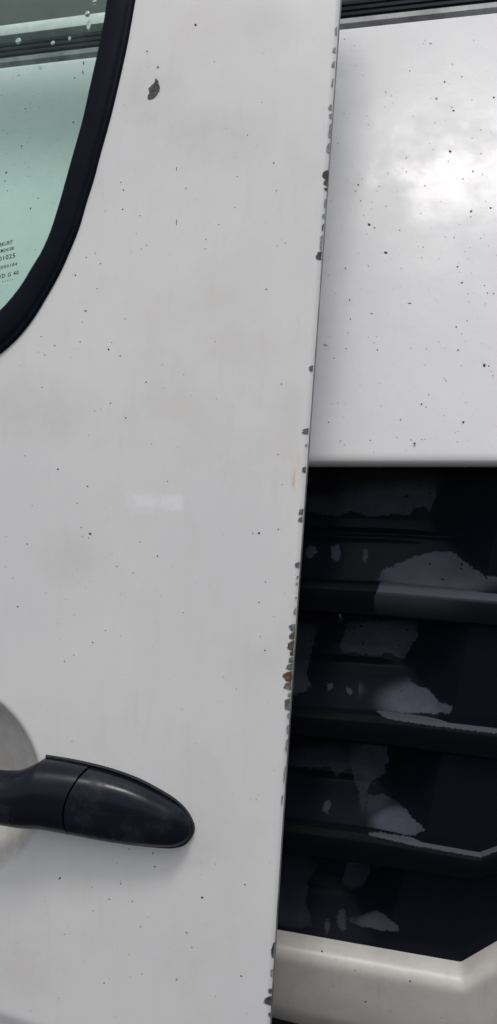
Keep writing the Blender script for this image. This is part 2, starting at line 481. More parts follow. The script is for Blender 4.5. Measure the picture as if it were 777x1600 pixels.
CRISP = [  # outlines of the wet patches that carry painted sky sheen
    [(478, 799), (505, 804), (530, 806), (548, 800), (562, 801), (576, 808), (600, 805), (640, 804), (648, 794), (664, 790), (670, 802), (682, 772), (680, 742), (640, 744), (470, 750)],
    ell(525, 864, 10, 17), ell(571, 866, 4, 12), ell(486, 862, 9, 12),
    [(588, 906), (600, 889), (640, 873), (680, 861), (705, 861), (728, 878), (748, 893), (757, 899), (785, 901), (785, 930), (640, 925)],
    [(535, 1022), (530, 1006), (545, 970), (657, 970), (650, 1000), (641, 1010), (633, 1030), (622, 1028), (610, 1022), (580, 1024), (555, 1018)],
    [(440, 968), (500, 975), (486, 1020), (480, 1050), (486, 1072), (475, 1083), (440, 1088)],
    ell(515, 1073, 5, 7), ell(546, 1079, 6, 6),
    [(560, 1050), (628, 1050), (655, 1072), (672, 1080), (690, 1098), (708, 1106), (704, 1116), (560, 1112)],
    [(450, 1160), (545, 1160), (605, 1165), (607, 1190), (600, 1210), (580, 1222), (574, 1240), (572, 1278), (560, 1278), (562, 1235), (552, 1220), (548, 1198), (537, 1204), (526, 1214), (515, 1198), (482, 1201), (450, 1196)],
    ell(511, 1262, 8, 10),
    [(572, 1278), (574, 1242), (600, 1240), (625, 1256), (636, 1266), (650, 1283), (664, 1296), (650, 1305), (572, 1300)],
    [(430, 1335), (492, 1330), (502, 1345), (482, 1378), (478, 1408), (490, 1448), (460, 1452), (425, 1440)],
    [(546, 1338), (578, 1340), (578, 1365), (565, 1386), (548, 1390), (534, 1378)],
    ell(533, 1437, 8, 21), ell(512, 1446, 4, 14), ell(590, 1352, 4, 10),
    [(540, 1436), (570, 1428), (590, 1422), (606, 1432), (620, 1446), (624, 1455), (590, 1453), (560, 1446)],
]
def mask_crisp(px, py, polys):
    d = np.full(px.shape, -3.0)
    for p in polys: d = np.maximum(d, np.clip(sd_poly(px, py, p) / 10.0, -3, 3))
    return d
SOFT = [  # (cx, cy, rx, ry, strength) slow fading of the painted sheen
    (620, 795, 120, 45, .55), (500, 800, 70, 30, .35), (525, 864, 60, 30, .75), (571, 866, 30, 30, .7), (690, 892, 130, 42, 1.0),
    (600, 1005, 90, 45, .62), (468, 1030, 50, 75, .40), (530, 1076, 40, 20, .7), (660, 1096, 75, 40, 1.05),
    (585, 1205, 50, 70, .55), (500, 1195, 70, 35, .30), (511, 1262, 20, 20, .5), (635, 1285, 60, 32, 1.0),
    (455, 1395, 60, 70, .26), (560, 1365, 40, 40, .34), (525, 1440, 35, 35, .42), (595, 1444, 45, 25, .75),
]
def mask_soft(px, py):
    d = np.zeros(px.shape)
    for cx, cy, rx, ry, s in SOFT:
        r = np.hypot((px - cx) / rx, (py - cy) / ry)
        d = np.maximum(d, s * (1 - sstep(0.55, 1.15, r)))
    return d
# pockets between the slats: back wall, ramp, and an end wall that rises to a flat plate
gx = np.r_[np.arange(-300, 380, 20), np.arange(380, 800, 2.5), np.arange(800, 965, 8)]
END = [(812, 770), (745, 716), (702, 672), (664, 628)]
WID = [120, 105, 95, 90]
RAMP = [0.60, 0.50, 0.52, 0.52]
grille = None
tops = [G_TOP] + [b[1] for b in B]
bots = [b[0] for b in B] + [G_BOT]
for i in range(4):
    ny = 70
    tt = np.linspace(-0.16 if i else 0.0, 1.10 if i < 3 else 1.03, ny)
    PX = np.repeat(gx[None, :], ny, 0)
    T = np.repeat(tt[:, None], len(gx), 1)
    PY = tops[i](PX) * (1 - T) + bots[i](PX) * T
    P = hit(PX, PY, y_grille, 4)
    e = END[i][0] * (1 - T) + END[i][1] * T
    full = 0.034
    r0 = RAMP[i]
    prof = np.interp(T, [-0.2, 0.0, r0 - 0.1, r0, r0 + 0.08, 1.0, 1.1], [full, full, full * 0.97, full * 0.90, full * 0.74, 0.010, 0.008])
    if i == 0: prof = prof - 0.004 * np.exp(-((T - 0.61) / 0.02) ** 2)
    end = np.clip((e - PX) / WID[i], -1, 3) * full
    k = 0.006
    d = -k * np.log(np.exp(-prof / k) + np.exp(-np.maximum(end, 0.003) / k))
    d = np.maximum(d, 0.002 if i < 3 else 0.010)
    P[..., 1] += d
    qx, qy = proj(P)
    o = mesh_obj('grille_pocket', P.reshape(-1, 3), grid_faces(ny, len(gx)), M['grille'], van,
                 attrs={'film_sheen': mask_crisp(qx, qy, CRISP), 'film_sheen_soft': mask_soft(qx, qy)})
SLATF = [  # where sheen is painted along the slat tops
    [[(594, 968), (588, 952), (580, 938), (590, 922), (596, 905), (790, 915), (790, 990), (680, 980)]],
    [[(585, 1108), (610, 1108), (790, 1128), (790, 1148), (690, 1136), (620, 1126), (600, 1121)]],
    [[(565, 1294), (590, 1298), (750, 1327), (790, 1312), (790, 1325), (752, 1340), (640, 1320), (580, 1306)]],
]
for i, (ft, fb) in enumerate(B):
    cs = [(0.055, 0.06), (0.012, 0.02), (0.0045, 0.07), (0.0008, 0.17), (-0.0004, 0.23), (-0.0008, 0.32), (0.0, 0.6), (0.001, 0.9), (0.003, 0.975), (0.008, 1.0), (0.055, 1.0)]
    fx = np.r_[np.arange(-300, 400, 30), np.arange(400, 965, 5)]
    P = []
    for dep, v in cs:
        q = hit(fx, ft(fx) * (1 - v) + fb(fx) * v, y_grille, 4)
        q[:, 1] += dep - 0.004
        P.append(q)
    P = np.array(P)
    qx, qy = proj(P)
    f = mask_crisp(qx, qy, SLATF[i])
    V_ = np.repeat(np.array([c[1] for c in cs])[:, None], len(fx), 1)
    if i == 0: s = np.where(V_ < 0.25, 1.0, 0.48 * (1 - sstep(0.35, 0.85, V_)) * (1 - 0.8 * sstep(650, 760, qx)) + 0.02)
    else: s = np.where(V_ < 0.30, 1.0, 0.0)
    o = mesh_obj('slat', P.reshape(-1, 3), grid_faces(len(cs), len(fx)), M['slat'], van, attrs={'film_sheen': f, 'film_sheen_soft': s})
    auto_smooth(o, 24)

# ---- bumper below the grille
bx = np.r_[np.arange(-420, 380, 20), np.arange(380, 800, 5), np.arange(800, 2000, 25)]
btop = pl([(-420, 1307), (-300, 1329), (380, 1455), (435, 1465), (722, 1516), (777, 1484), (960, 1381), (1040, 760), (1300, 735), (2000, 735)])
bbot = pl([(-420, 1420), (380, 1581), (420, 1592), (470, 1605), (735, 1660), (800, 1640), (1300, 1600), (2000, 1600)])
pv = [(-0.06, 0.06), (-0.02, 0.040), (0.0, 0.018), (0.008, 0.0070), (0.025, 0.0044), (0.05, 0.0024), (0.08, 0.0010), (0.11, 0.0003), (0.14, 0.0), (0.18, 0.0001), (0.25, 0.0005), (0.32, 0.0009), (0.45, 0.0017), (0.7, 0.0032), (0.92, 0.0075), (0.985, 0.014), (1.0, 0.030), (0.99, 0.06)]
P = []
for v, dep in pv:
    q = hit(bx, btop(bx) * (1 - v) + bbot(bx) * v, y_grille, 4)
    q[:, 1] += dep - 0.012
    P.append(q)
P = np.array(P)
bumper = mesh_obj('bumper', P.reshape(-1, 3), grid_faces(len(pv), len(bx)), M['bumper'], van)
# black lower intake
zl = hit(np.array([430.]), np.array([1585.]), y_grille)[0, 2]
box('lower_intake', VX - 0.60, VX + 0.72, GY + 0.035, GY + 0.10, 0.30, zl + 0.05, M['scuttle'], van, 0.004)
box('radiator_panel', VX - 0.72, VX + 0.74, GY + 0.105, GY + 0.18, 0.30, Z0 - 0.02, M['scuttle'], van, 0.004)

# ================================================================== the loose door
EDGE = [(530, 0), (526, 60), (520, 140), (516.5, 220), (513.8, 266), (511.2, 291), (508, 330), (504.8, 362), (502.3, 400), (500, 430), (498, 460), (492, 540), (489, 575), (486, 620),
        (483, 660), (480.3, 697), (477.8, 737), (475.6, 780), (472.4, 815), (468, 880), (465, 918), (462.8, 955), (460.5, 990), (458.5, 1020), (455.4, 1065), (453.2, 1100), (451, 1140),
        (448, 1190), (444, 1225), (441, 1260), (436, 1340), (433.5, 1400), (431, 1452), (427, 1500), (423.5, 1590)]
def y_flat(x, z):
    return 0.497 + 0.125 * (z - 1.0) + 0.10 * (z - 0.98) ** 2 + 0.05 * (x + 0.15) ** 2
eP = hit(np.array([p[0] for p in EDGE]), np.array([p[1] for p in EDGE]), y_flat)
order = np.argsort(eP[:, 2])
def smooth3(a): return a
ez = eP[order, 2]; ex = eP[order, 0]
ez_full = np.r_[0.30, 0.45, ez, 1.62]
sl_lo = (ex[8] - ex[0]) / (ez[8] - ez[0]); sl_hi = (ex[-1] - ex[-6]) / (ez[-1] - ez[-6])
ex_full = np.r_[ex[0] - sl_lo * (ez[0] - 0.30) * 0.8, ex[0] - sl_lo * (ez[0] - 0.45), ex, ex[-1] + sl_hi * (1.62 - ez[-1])]
pf = np.polyfit(ez_full, ex_full, 5)
def x_edge(z): return np.polyval(pf, np.clip(z, 0.30, 1.62))

def DP(px, py): return hit(px, py, y_flat)
dc = DP(np.array([-80.]), np.array([1225.]))[0]; DR = 0.0705
s1 = DP(np.array([0., 120.]), np.array([1577., 1618.]))
seam = DP(np.array([432., 416., 398.]), np.array([0., 500., 1590.]))
sm = np.polyfit(seam[:, 2], seam[:, 0], 2)
def y_door(x, z):
    y = y_flat(x, z)
    u = np.maximum(x_edge(z) - x, 0)
    y = y + 0.0022 * np.clip(1 - u / 0.0035, 0, 1) ** 2                       # rolled hem
    y = y + 0.045 * np.maximum(0, x - np.polyval(sm, z) + 0.004 * 0) * sstep(-0.02, 0.02, x - np.polyval(sm, z))   # panel turns back towards its rear edge
    r = np.hypot(x - dc[0], (z - dc[2]) * 1.02) / DR                        # finger recess behind the handle
    cap = np.clip(1 - r * r, 0, 1)
    y = y + 0.024 * (np.sqrt(cap * cap + 0.0009) - 0.03) * sstep(1.12, 0.9, 1 - 0 * r) if False else y + 0.037 * cap ** 0.9
    zl_ = s1[0, 2] + (x - s1[0, 0]) * (s1[1, 2] - s1[0, 2]) / (s1[1, 0] - s1[0, 0])
    y = y + 0.005 * sstep(0.0, -0.010, z - zl_) if False else y + 0.0035 * (1 - sstep(-0.016, 0.0, z - zl_))
    return y
NRM = np.array([0, -0.9923, 0.124])
def on_door(px, py, off=0.0):
    return hit(px, py, y_door, 40) + NRM * off

door = empty('van_door_assembly', (-0.45, float(y_flat(-0.45, 0.30)) , 0.0), 'chipped white van door with black pull handle and green tinted window leaning on the van', 'van door')
DBOT = 0.02
# --- window outline in door coordinates (x, z): matched outer / inner lines of the rubber
WO = [(212, 0), (205, 40), (197.5, 80), (182.4, 147), (170.7, 194), (157.3, 242), (148, 278), (135.5, 318), (124, 357), (110.4, 391), (93.7, 428), (73.6, 464), (53.5, 497), (33.5, 523), (16.7, 540), (0, 554), (-40, 582), (-90, 606), (-160, 628), (-260, 642)]
WI = [(169, 0), (163, 40), (155, 80), (140, 147), (129.5, 194), (116, 242), (105.5, 280), (94, 321), (81, 362), (67, 394), (53.5, 416), (36.8, 444), (20, 466), (0, 487), (-40, 520), (-90, 548), (-160, 574), (-260, 590)]
def win_loop(pts, ztop, xleft, rad):
    s = smooth_line(pts, 90)
    q = DP(s[:, 0], s[:, 1])[:, [0, 2]]
    d = q[0] - q[4]; d /= np.linalg.norm(d)
    top = np.array([q[0] + d * 0.03, q[0] + d * 0.07 + [-0.001, 0]])
    top = np.vstack([top, [top[-1] + [0.004, 0.03]]])
    cx, cz_ = top[-1][0] - rad, ztop - rad
    arc = np.array([(cx + rad * math.cos(a), cz_ + rad * math.sin(a)) for a in np.linspace(0, math.pi / 2, 8)])
    arc2 = np.array([(xleft + rad + rad * math.cos(a), cz_ + rad * math.sin(a)) for a in np.linspace(math.pi / 2, math.pi, 8)])
    zb = q[-1][1] - 0.004
    arc3 = np.array([(xleft + rad + rad * math.cos(a), zb + rad + rad * math.sin(a)) for a in np.linspace(math.pi, 1.5 * math.pi, 8)])
    rest = np.vstack([top, arc, arc2, arc3])
    rest = rest[::-1]
    return np.vstack([q, rest])          # runs down the visible side, along the bottom, up the front and back over the top
LO = win_loop(WO, 1.606, -0.80, 0.06)
LI = win_loop(WI, 1.592, -0.783, 0.045)
n = len(LO)

# --- outer skin
u_ = np.r_[0, .0005, .001, .0016, .0024, .0034, .005, .0075, np.arange(0.010, 0.335, 0.0025), np.linspace(0.36, 0.92, 24)]
zz = np.r_[np.linspace(DBOT, 0.60, 24), np.arange(0.605, 1.44, 0.0025), np.linspace(1.45, 1.62, 14)]
X = x_edge(zz)[:, None] - u_[None, :]
Zg = np.repeat(zz[:, None], len(u_), 1)
Yg = y_door(X, Zg)
mid = (LO + LI) / 2
xc = (X[:-1, :-1] + X[1:, 1:]) / 2; zc = (Zg[:-1, :-1] + Zg[1:, 1:]) / 2
hole = sd_poly(xc, zc, mid.tolist())
P = np.stack([X, Yg, Zg], -1)
qx, qy = proj(P)
def blob(cx, cy, rx, ry): return 1 - sstep(0.3, 1.1, np.hypot((qx - cx) / rx, (qy - cy) / ry))
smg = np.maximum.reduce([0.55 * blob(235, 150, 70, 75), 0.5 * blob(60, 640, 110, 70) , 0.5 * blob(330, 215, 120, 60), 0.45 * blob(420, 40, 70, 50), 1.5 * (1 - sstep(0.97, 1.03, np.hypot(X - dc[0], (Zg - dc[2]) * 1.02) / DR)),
                         0.5 * blob(300, 1330, 60, 40), 0.4 * blob(110, 870, 70, 60), 0.3 * blob(40, 1500, 120, 90), 0.45 * blob(455, 640, 30, 60)])
stk = np.maximum(np.clip(sd_poly(qx, qy, [(200, 770), (285, 772), (287, 798), (215, 790)]) / 3 + 0.3, 0, 1), 0.35 * np.clip(sd_poly(qx, qy, [(188, 762), (240, 764), (245, 805), (200, 800)]) / 4, 0, 1))
rst = np.maximum.reduce([1.0 * blob(460, 752, 2.5, 26), 0.9 * blob(391, 1548, 2.5, 18), 0.5 * blob(455, 700, 3, 30), 0.5 * blob(466, 715, 3, 20)])
mesh_obj('outer_skin', P.reshape(-1, 3), grid_faces(len(zz), len(u_), hole < 0.0), M['door'], door, attrs={'smudge': smg, 'sticker': stk, 'rust': rst})
# folded hem down the rear edge and the inner panel
zh = np.linspace(DBOT, 1.62, 220)
prof = [(0.0, 0.0), (0.0004, 0.002), (0.0, 0.008), (-0.0006, 0.0125), (-0.004, 0.0140), (-0.016, 0.0140), (-0.030, 0.030), (-0.034, 0.066)]
P = np.array([[(x_edge(z) + a, y_door(x_edge(z), z) + b, z) for z in zh] for a, b in prof])
hem = mesh_obj('hem', P[:6].reshape(-1, 3), grid_faces(6, len(zh)), M['hem'], door)
mesh_obj('shut_face', P[5:].reshape(-1, 3), grid_faces(3, len(zh)), M['inner'], door)
ui = np.r_[0.034, np.arange(0.045, 0.34, 0.006), np.linspace(0.36, 0.92, 24)]
zi = np.r_[np.linspace(DBOT, 0.6, 10), np.arange(0.61, 1.62, 0.006), 1.62]
Xi = x_edge(zi)[:, None] - ui[None, :]; Zi = np.repeat(zi[:, None], len(ui), 1)
ho = sd_poly((Xi[:-1, :-1] + Xi[1:, 1:]) / 2, (Zi[:-1, :-1] + Zi[1:, 1:]) / 2, LO.tolist())
mesh_obj('inner_panel', np.stack([Xi, y_flat(Xi, Zi) + 0.068, Zi], -1).reshape(-1, 3), grid_faces(len(zi), len(ui), ho < -0.012), M['inner'], door)
# reveal between skin and inner panel round the window
cen = LO.mean(0)
grow = LO + (LO - cen) / np.linalg.norm(LO - cen, axis=1)[:, None] * 0.016
P = np.array([[(p[0], y_flat(p[0], p[1]) + d, p[1]) for p in q] for q, d in ((mid, 0.004), (LO, 0.02), (grow, 0.069))])
mesh_obj('window_reveal', P.reshape(-1, 3), grid_faces(3, n, close=True), M['rubber'], door)
# top, bottom and front edge strips
for nm, xa, za in (('door_edge', x_edge(zz[-1]) - u_, np.full(len(u_), 1.62)), ('door_edge', x_edge(DBOT) - u_, np.full(len(u_), DBOT)), ('door_edge', x_edge(zz) - 0.92, zz)):
    P = np.array([[(x, y_door(x, z) + d, z) for x, z in zip(xa, za)] for d in (0, 0.068)])
    mesh_obj(nm, P.reshape(-1, 3), grid_faces(2, len(xa)), M['inner'], door)
# --- window rubber and glass
wp = [(0.0, -0.006), (0.0, 0.0005), (0.03, 0.0030), (0.12, 0.0042), (0.45, 0.0048), (0.70, 0.0044), (0.78, 0.0036), (0.84, 0.0026), (0.87, 0.0023), (0.91, 0.0026), (0.96, 0.0020), (1.0, 0.0006), (1.0, -0.003)]
rows = []
for w, h in wp:
    q = LI * (1 - w) + LO * w
    rows.append([(p[0], y_flat(p[0], p[1]) - h, p[1]) for p in q])
rub = mesh_obj('window_rubber', np.array(rows).reshape(-1, 3), grid_faces(len(wp), n, close=True), M['rubber'], door)
auto_smooth(rub, 50)
gl_ = (LI * 0.85 + LO * 0.15)
gc = gl_.mean(0)
gk_ = np.r_[1.0, np.linspace(0.96, 0.0, 16)]
ringF = [gc + (gl_ - gc) * k for k in gk_]
Vg = [(p[0], y_flat(p[0], p[1]) + 0.0015, p[1]) for q in ringF for p in q] + [(p[0], y_flat(p[0], p[1]) + 0.0055, p[1]) for q in ringF for p in q]
nG = len(ringF)
F = [tuple(reversed(f)) for f in grid_faces(nG, n, close=True)] + [tuple(i + nG * n for i in f) for f in grid_faces(nG, n, close=True)]
F += [(i, (i + 1) % n, nG * n + (i + 1) % n, nG * n + i) for i in range(n)]
glass = mesh_obj('window_glass', Vg, F, M['glass'], door)
auto_smooth(glass, 40)
# printed marking on the glass
def y_glass(x, z): return y_flat(x, z) + 0.0008
def text_mesh(name, s, px, py, hpx, sx, spacing=1.0, rot=9.5):
    cu = bpy.data.curves.new(name, 'FONT'); cu.body = s; cu.align_x = 'RIGHT'; cu.size = 1; cu.space_character = spacing
    cu.resolution_u = 3; cu.offset = 0.022
    ob = bpy.data.objects.new(name, cu); COL.objects.link(ob)
    bpy.context.view_layer.update()
    dg = bpy.context.evaluated_depsgraph_get()
    me = bpy.data.meshes.new_from_object(ob.evaluated_get(dg))
    V = np.array([v.co[:] for v in me.vertices]); Fs = [tuple(p.vertices) for p in me.polygons]
    bpy.data.objects.remove(ob); bpy.data.curves.remove(cu); bpy.data.meshes.remove(me)
    p0 = hit(np.array([px]), np.array([py]), y_glass)[0]
    k = hpx * 1.12 / 0.70 * 0.52 / FPX
    a, b = V[:, 0] * k * sx, V[:, 1] * k
    r = R(rot)
    x = p0[0] + a * math.cos(r) - b * math.sin(r) * 0.4; z = p0[2] + a * math.sin(r) + b * math.cos(r)
    return mesh_obj(name, np.stack([x, y_glass(x, z), z], 1), Fs, M['ink'], glass, smooth=False)
text_mesh('glass_print', 'SEKURIT', 20.5, 380.5, 5.8, 0.78)
text_mesh('glass_print', 'M24100', 22.3, 390, 5.2, 0.92)
text_mesh('glass_print', '001025', 24.3, 402, 6.8, 1.05, 1.1)
text_mesh('glass_print', 'E000184', 27, 414.5, 4.8, 1.05, 1.25)
text_mesh('glass_print', 'WD G 40', 29.5, 428.5, 6.0, 0.95, 1.15)
text_mesh('glass_print', '. . . . .', 20.5, 437, 7.5, 0.8, 0.95)

# --- pull handle
def spl(pts): return pl(smooth_line(pts, 240).tolist())
TOPL = spl([(-340, 1204), (-330, 1196), (-300, 1180), (-240, 1176), (-180, 1190), (-90, 1193), (0, 1195), (22, 1197), (41, 1197), (58, 1191), (71, 1184), (76, 1182), (122, 1190), (175, 1203), (219, 1219), (262, 1242), (283, 1256), (296, 1271), (303, 1288)])
BOTL = spl([(-340, 1210), (-330, 1218), (-300, 1240), (-200, 1255), (-100, 1262), (0, 1275), (57, 1287), (105, 1297), (175, 1312), (219, 1318), (262, 1321.5), (283, 1320), (296, 1312), (303, 1298)])
def seam_x(v): return 121 + 22 * (np.clip((0.62 - v) / 0.62, 0, 1)) ** 1.6
def lens(name, x0f, x1f, nx, H, B0, mat, parent, inset=0.0, nv=26, p=2.3):
    """a bulging shell between the top and bottom line of the handle"""
    rows = []
    for a in np.linspace(0, 2 * math.pi, nv * 2, endpoint=False):
        c, s = math.cos(a), math.sin(a)
        v = 0.5 - 0.5 * np.sign(c) * abs(c) ** (2 / p)            # 0 top .. 1 bottom
        h = np.sign(s) * abs(s) ** (2 / p)
        t = np.linspace(0, 1, nx)
        t = 1 - (1 - t) ** 1.35
        xpx = x0f(v) + (x1f - x0f(v)) * t
        ty_, by_ = TOPL(xpx), BOTL(xpx)
        py = ty_ + inset + (by_ - ty_ - 2 * inset) * v
        P = DP(xpx, py)
        off = np.where(h > 0, B0(xpx) + (H(xpx) - B0(xpx)) * h, B0(xpx) * (1 + 0.999 * h) if True else 0)
        P = P + NRM * off[:, None]
        rows.append(P)
    A = np.array(rows)                                             # (ring, x)
    A = np.transpose(A, (1, 0, 2))
    nr, nc = A.shape[:2]
    Vv = A.reshape(-1, 3).tolist(); Fc = grid_faces(nr, nc, close=True)
    Vv += [A[0].mean(0).tolist(), A[-1].mean(0).tolist()]
    Fc += [(nr * nc, (k + 1) % nc, k) for k in range(nc)] + [(nr * nc + 1, (nr - 1) * nc + k, (nr - 1) * nc + (k + 1) % nc) for k in range(nc)]
    o = mesh_obj(name, Vv, Fc, mat, parent)
    auto_smooth(o, 45)
    return o
Hh = pl([(-330, 0.004), (-300, 0.018), (-200, 0.029), (0, 0.030), (60, 0.027), (110, 0.0235), (180, 0.0195), (240, 0.0165), (272, 0.0138), (288, 0.0095), (296, 0.0065), (301.5, 0.004)])
Bb = pl([(-330, 0.0), (-260, 0.0), (-200, 0.010), (0, 0.011), (45, 0.008), (78, 0.001), (110, 0.001), (300, 0.0005)])
Bz = pl([(-400, 0.0012), (300, 0.0012)])
# rubber foot under the lock cover
fx = np.r_[np.linspace(74, 280, 40), np.linspace(283, 301, 12)]
RT_ = spl([(74, 1180), (122, 1188), (175, 1201), (219, 1217), (262, 1240), (280, 1253), (290, 1263), (297, 1273), (301, 1281)]); RB_ = spl([(74, 1296), (105, 1301), (175, 1314), (219, 1320), (262, 1323.5), (280, 1322), (290, 1318), (297, 1311), (301, 1305)])
ring_t = np.stack([fx, RT_(fx)], 1); ring_b = np.stack([fx, RB_(fx)], 1)
cxm = 1288
ring = np.vstack([ring_t[:-1], [(303.5, 1287), (304.2, 1293), (303.5, 1299)], ring_b[::-1][1:]])
rc = ring.mean(0)
rr = []
for sc_, off in ((1.012, -0.002), (1.012, 0.0012), (1.005, 0.0022), (0.985, 0.0026), (0.955, 0.0022), (0.94, 0.0008)):
    q = rc + (ring - rc) * np.array([1 - (1 - sc_) * 0.6, sc_])
    rr.append(DP(q[:, 0], q[:, 1]) + NRM * off)
rr = np.array(rr)
gk = mesh_obj('handle_gasket', rr.reshape(-1, 3), grid_faces(len(rr), len(ring), close=True) + [tuple((len(rr) - 1) * len(ring) + k for k in range(len(ring)))], M['gasket'], door)
auto_smooth(gk, 60)
# grip: from the front mount to the seam (its rear end follows the seam line)
def lens_grip():
    rows = []
    nx = 110
    for a in np.linspace(0, 2 * math.pi, 56, endpoint=False):
        c, s = math.cos(a), math.sin(a)
        p = 2.5
        v = 0.5 - 0.5 * np.sign(c) * abs(c) ** (2 / p); h = np.sign(s) * abs(s) ** (2 / p)
        xpx = np.linspace(-328, seam_x(v) - 1.2, nx)
        py = TOPL(xpx) + 1.0 + (BOTL(xpx) - TOPL(xpx) - 2.0) * v
        off = np.where(h > 0, Bb(xpx) + (Hh(xpx) - Bb(xpx)) * h, Bb(xpx))
        rows.append(DP(xpx, py) + NRM * off[:, None])
    A = np.transpose(np.array(rows), (1, 0, 2)); nr, nc = A.shape[:2]
    Vv = A.reshape(-1, 3).tolist(); Fc = grid_faces(nr, nc, close=True)
    Fc += [tuple(range(nc))[::-1], tuple((nr - 1) * nc + k for k in range(nc))]
    o = mesh_obj('handle_grip', Vv, Fc, M['handle'], door); auto_smooth(o, 45)
lens_grip()
lens('lock_cover', lambda v: seam_x(v) + 1.2, 301.0, 80, Hh, Bz, M['handle'], door, 3.0, p=2.9)

# --- paint chips: shallow scars with ragged outline
def scar(pts, mat, name='paint_chip', off=0.00018, parent=door, surf=None, jit=0.5):
    n0 = len(pts)
    P = np.array(pts, float)
    Q = []
    for i in range(n0):
        a, b = P[i], P[(i + 1) % n0]
        L = np.linalg.norm(b - a); m = max(1, int(L / 2.2))
        for k in range(m):
            q = a + (b - a) * k / m
            Q.append(q + RNG.normal(0, jit * (0.5 if k else 0.25), 2))
    Q = np.array(Q); c = Q.mean(0)
    f = surf or (lambda x, y, o: on_door(x, y, o))
    r1 = f(Q[:, 0], Q[:, 1], off)
    I = c + (Q - c) * 0.7
    r2 = f(I[:, 0], I[:, 1], off * 0.95)
    r3 = f(np.array([c[0]]), np.array([c[1]]), off * 1.0)
    m = len(Q)
    Fs = [(i, (i + 1) % m, m + (i + 1) % m, m + i) for i in range(m)] + [(m + i, m + (i + 1) % m, 2 * m) for i in range(m)]
    return mesh_obj(name, np.vstack([r1, r2, r3]), Fs, mat, parent, smooth=False)
scar([(242.9, 122.2), (247.5, 126), (248.4, 130), (250.4, 137.5), (249.2, 143.3), (245.8, 149), (240.5, 154.3), (234.7, 156.3), (230.7, 155), (231, 149.7), (233.6, 145.6), (231.9, 139), (235.3, 135.2), (239.4, 131), (242.9, 127)], M['chip_dark'])
def edge_px(y): return np.interp(y, [p[1] for p in EDGE], [p[0] for p in EDGE])
CH = [(49, 14, 4, 'chip'), (79, 9, 4.5, 'chip'), (101, 10, 4, 'chip'), (130, 14, 2.5, 'chip'), (168, 10, 5, 'chip'), (182, 8, 3.5, 'chip'), (205, 26, 3, 'chip'), (232, 18, 4.5, 'chip'), (273, 15, 8, 'chip_dark'), (285, 12, 5, 'chip_rust'), (296, 5, 4, 'chip_dark'),
      (318, 16, 2, 'chip'), (338, 8, 3, 'chip'), (356, 12, 2, 'chip_rust'), (380, 26, 3.2, 'chip'), (400, 14, 9, 'chip_dark'), (576, 10, 6, 'chip'), (674, 10, 10, 'chip'), (696, 5, 3, 'chip'), (734, 10, 5.5, 'chip'),
      (800, 10, 6.5, 'chip'), (812, 9, 7.5, 'chip'), (883, 10, 6.5, 'chip'), (902, 5, 2.5, 'chip'), (912, 5, 3, 'chip'), (934, 4, 2.5, 'chip'), (955, 12, 3, 'chip'), (981, 12, 9, 'chip'), (993, 12, 8, 'chip_rust'), (1009, 18, 9, 'chip_rust'), (1021, 7, 5.5, 'chip_rust'),
      (1031, 10, 8, 'chip'), (1042, 11, 10, 'chip'), (1057, 18, 14, 'chip_rust'), (1072, 12, 11, 'chip'), (1086, 8, 3.5, 'chip'), (1101, 19, 11, 'chip'), (1118, 10, 2.5, 'chip'), (1140, 16, 3, 'chip'), (1165, 24, 3, 'chip'), (1210, 30, 2, 'chip'), (1250, 18, 2.2, 'chip'),
      (1484, 26, 3.5, 'chip_dark'), (1520, 14, 3, 'chip'), (1548, 8, 6, 'chip'), (1563, 15, 11, 'chip_dark'), (1585, 8, 4, 'chip')]
for y, h, w, k in CH:
    if k == 'chip' and (y < 260 or w < 4): k = 'chip_pale'
    e = lambda t: float(edge_px(y + t * h / 2)) + 0.5
    pts = [(e(-1), y - h / 2), (e(0), y), (e(1), y + h / 2)]
    for t in (0.97, 0.75, 0.4, 0.0, -0.4, -0.75, -0.97):
        pts.append((e(t) - (w + 1) * (1 - abs(t) ** 5) * random.uniform(0.68, 1.12), y + t * h / 2))
    scar(pts, M[k], off=0.0004, jit=0.35 if w < 5 else 0.6)

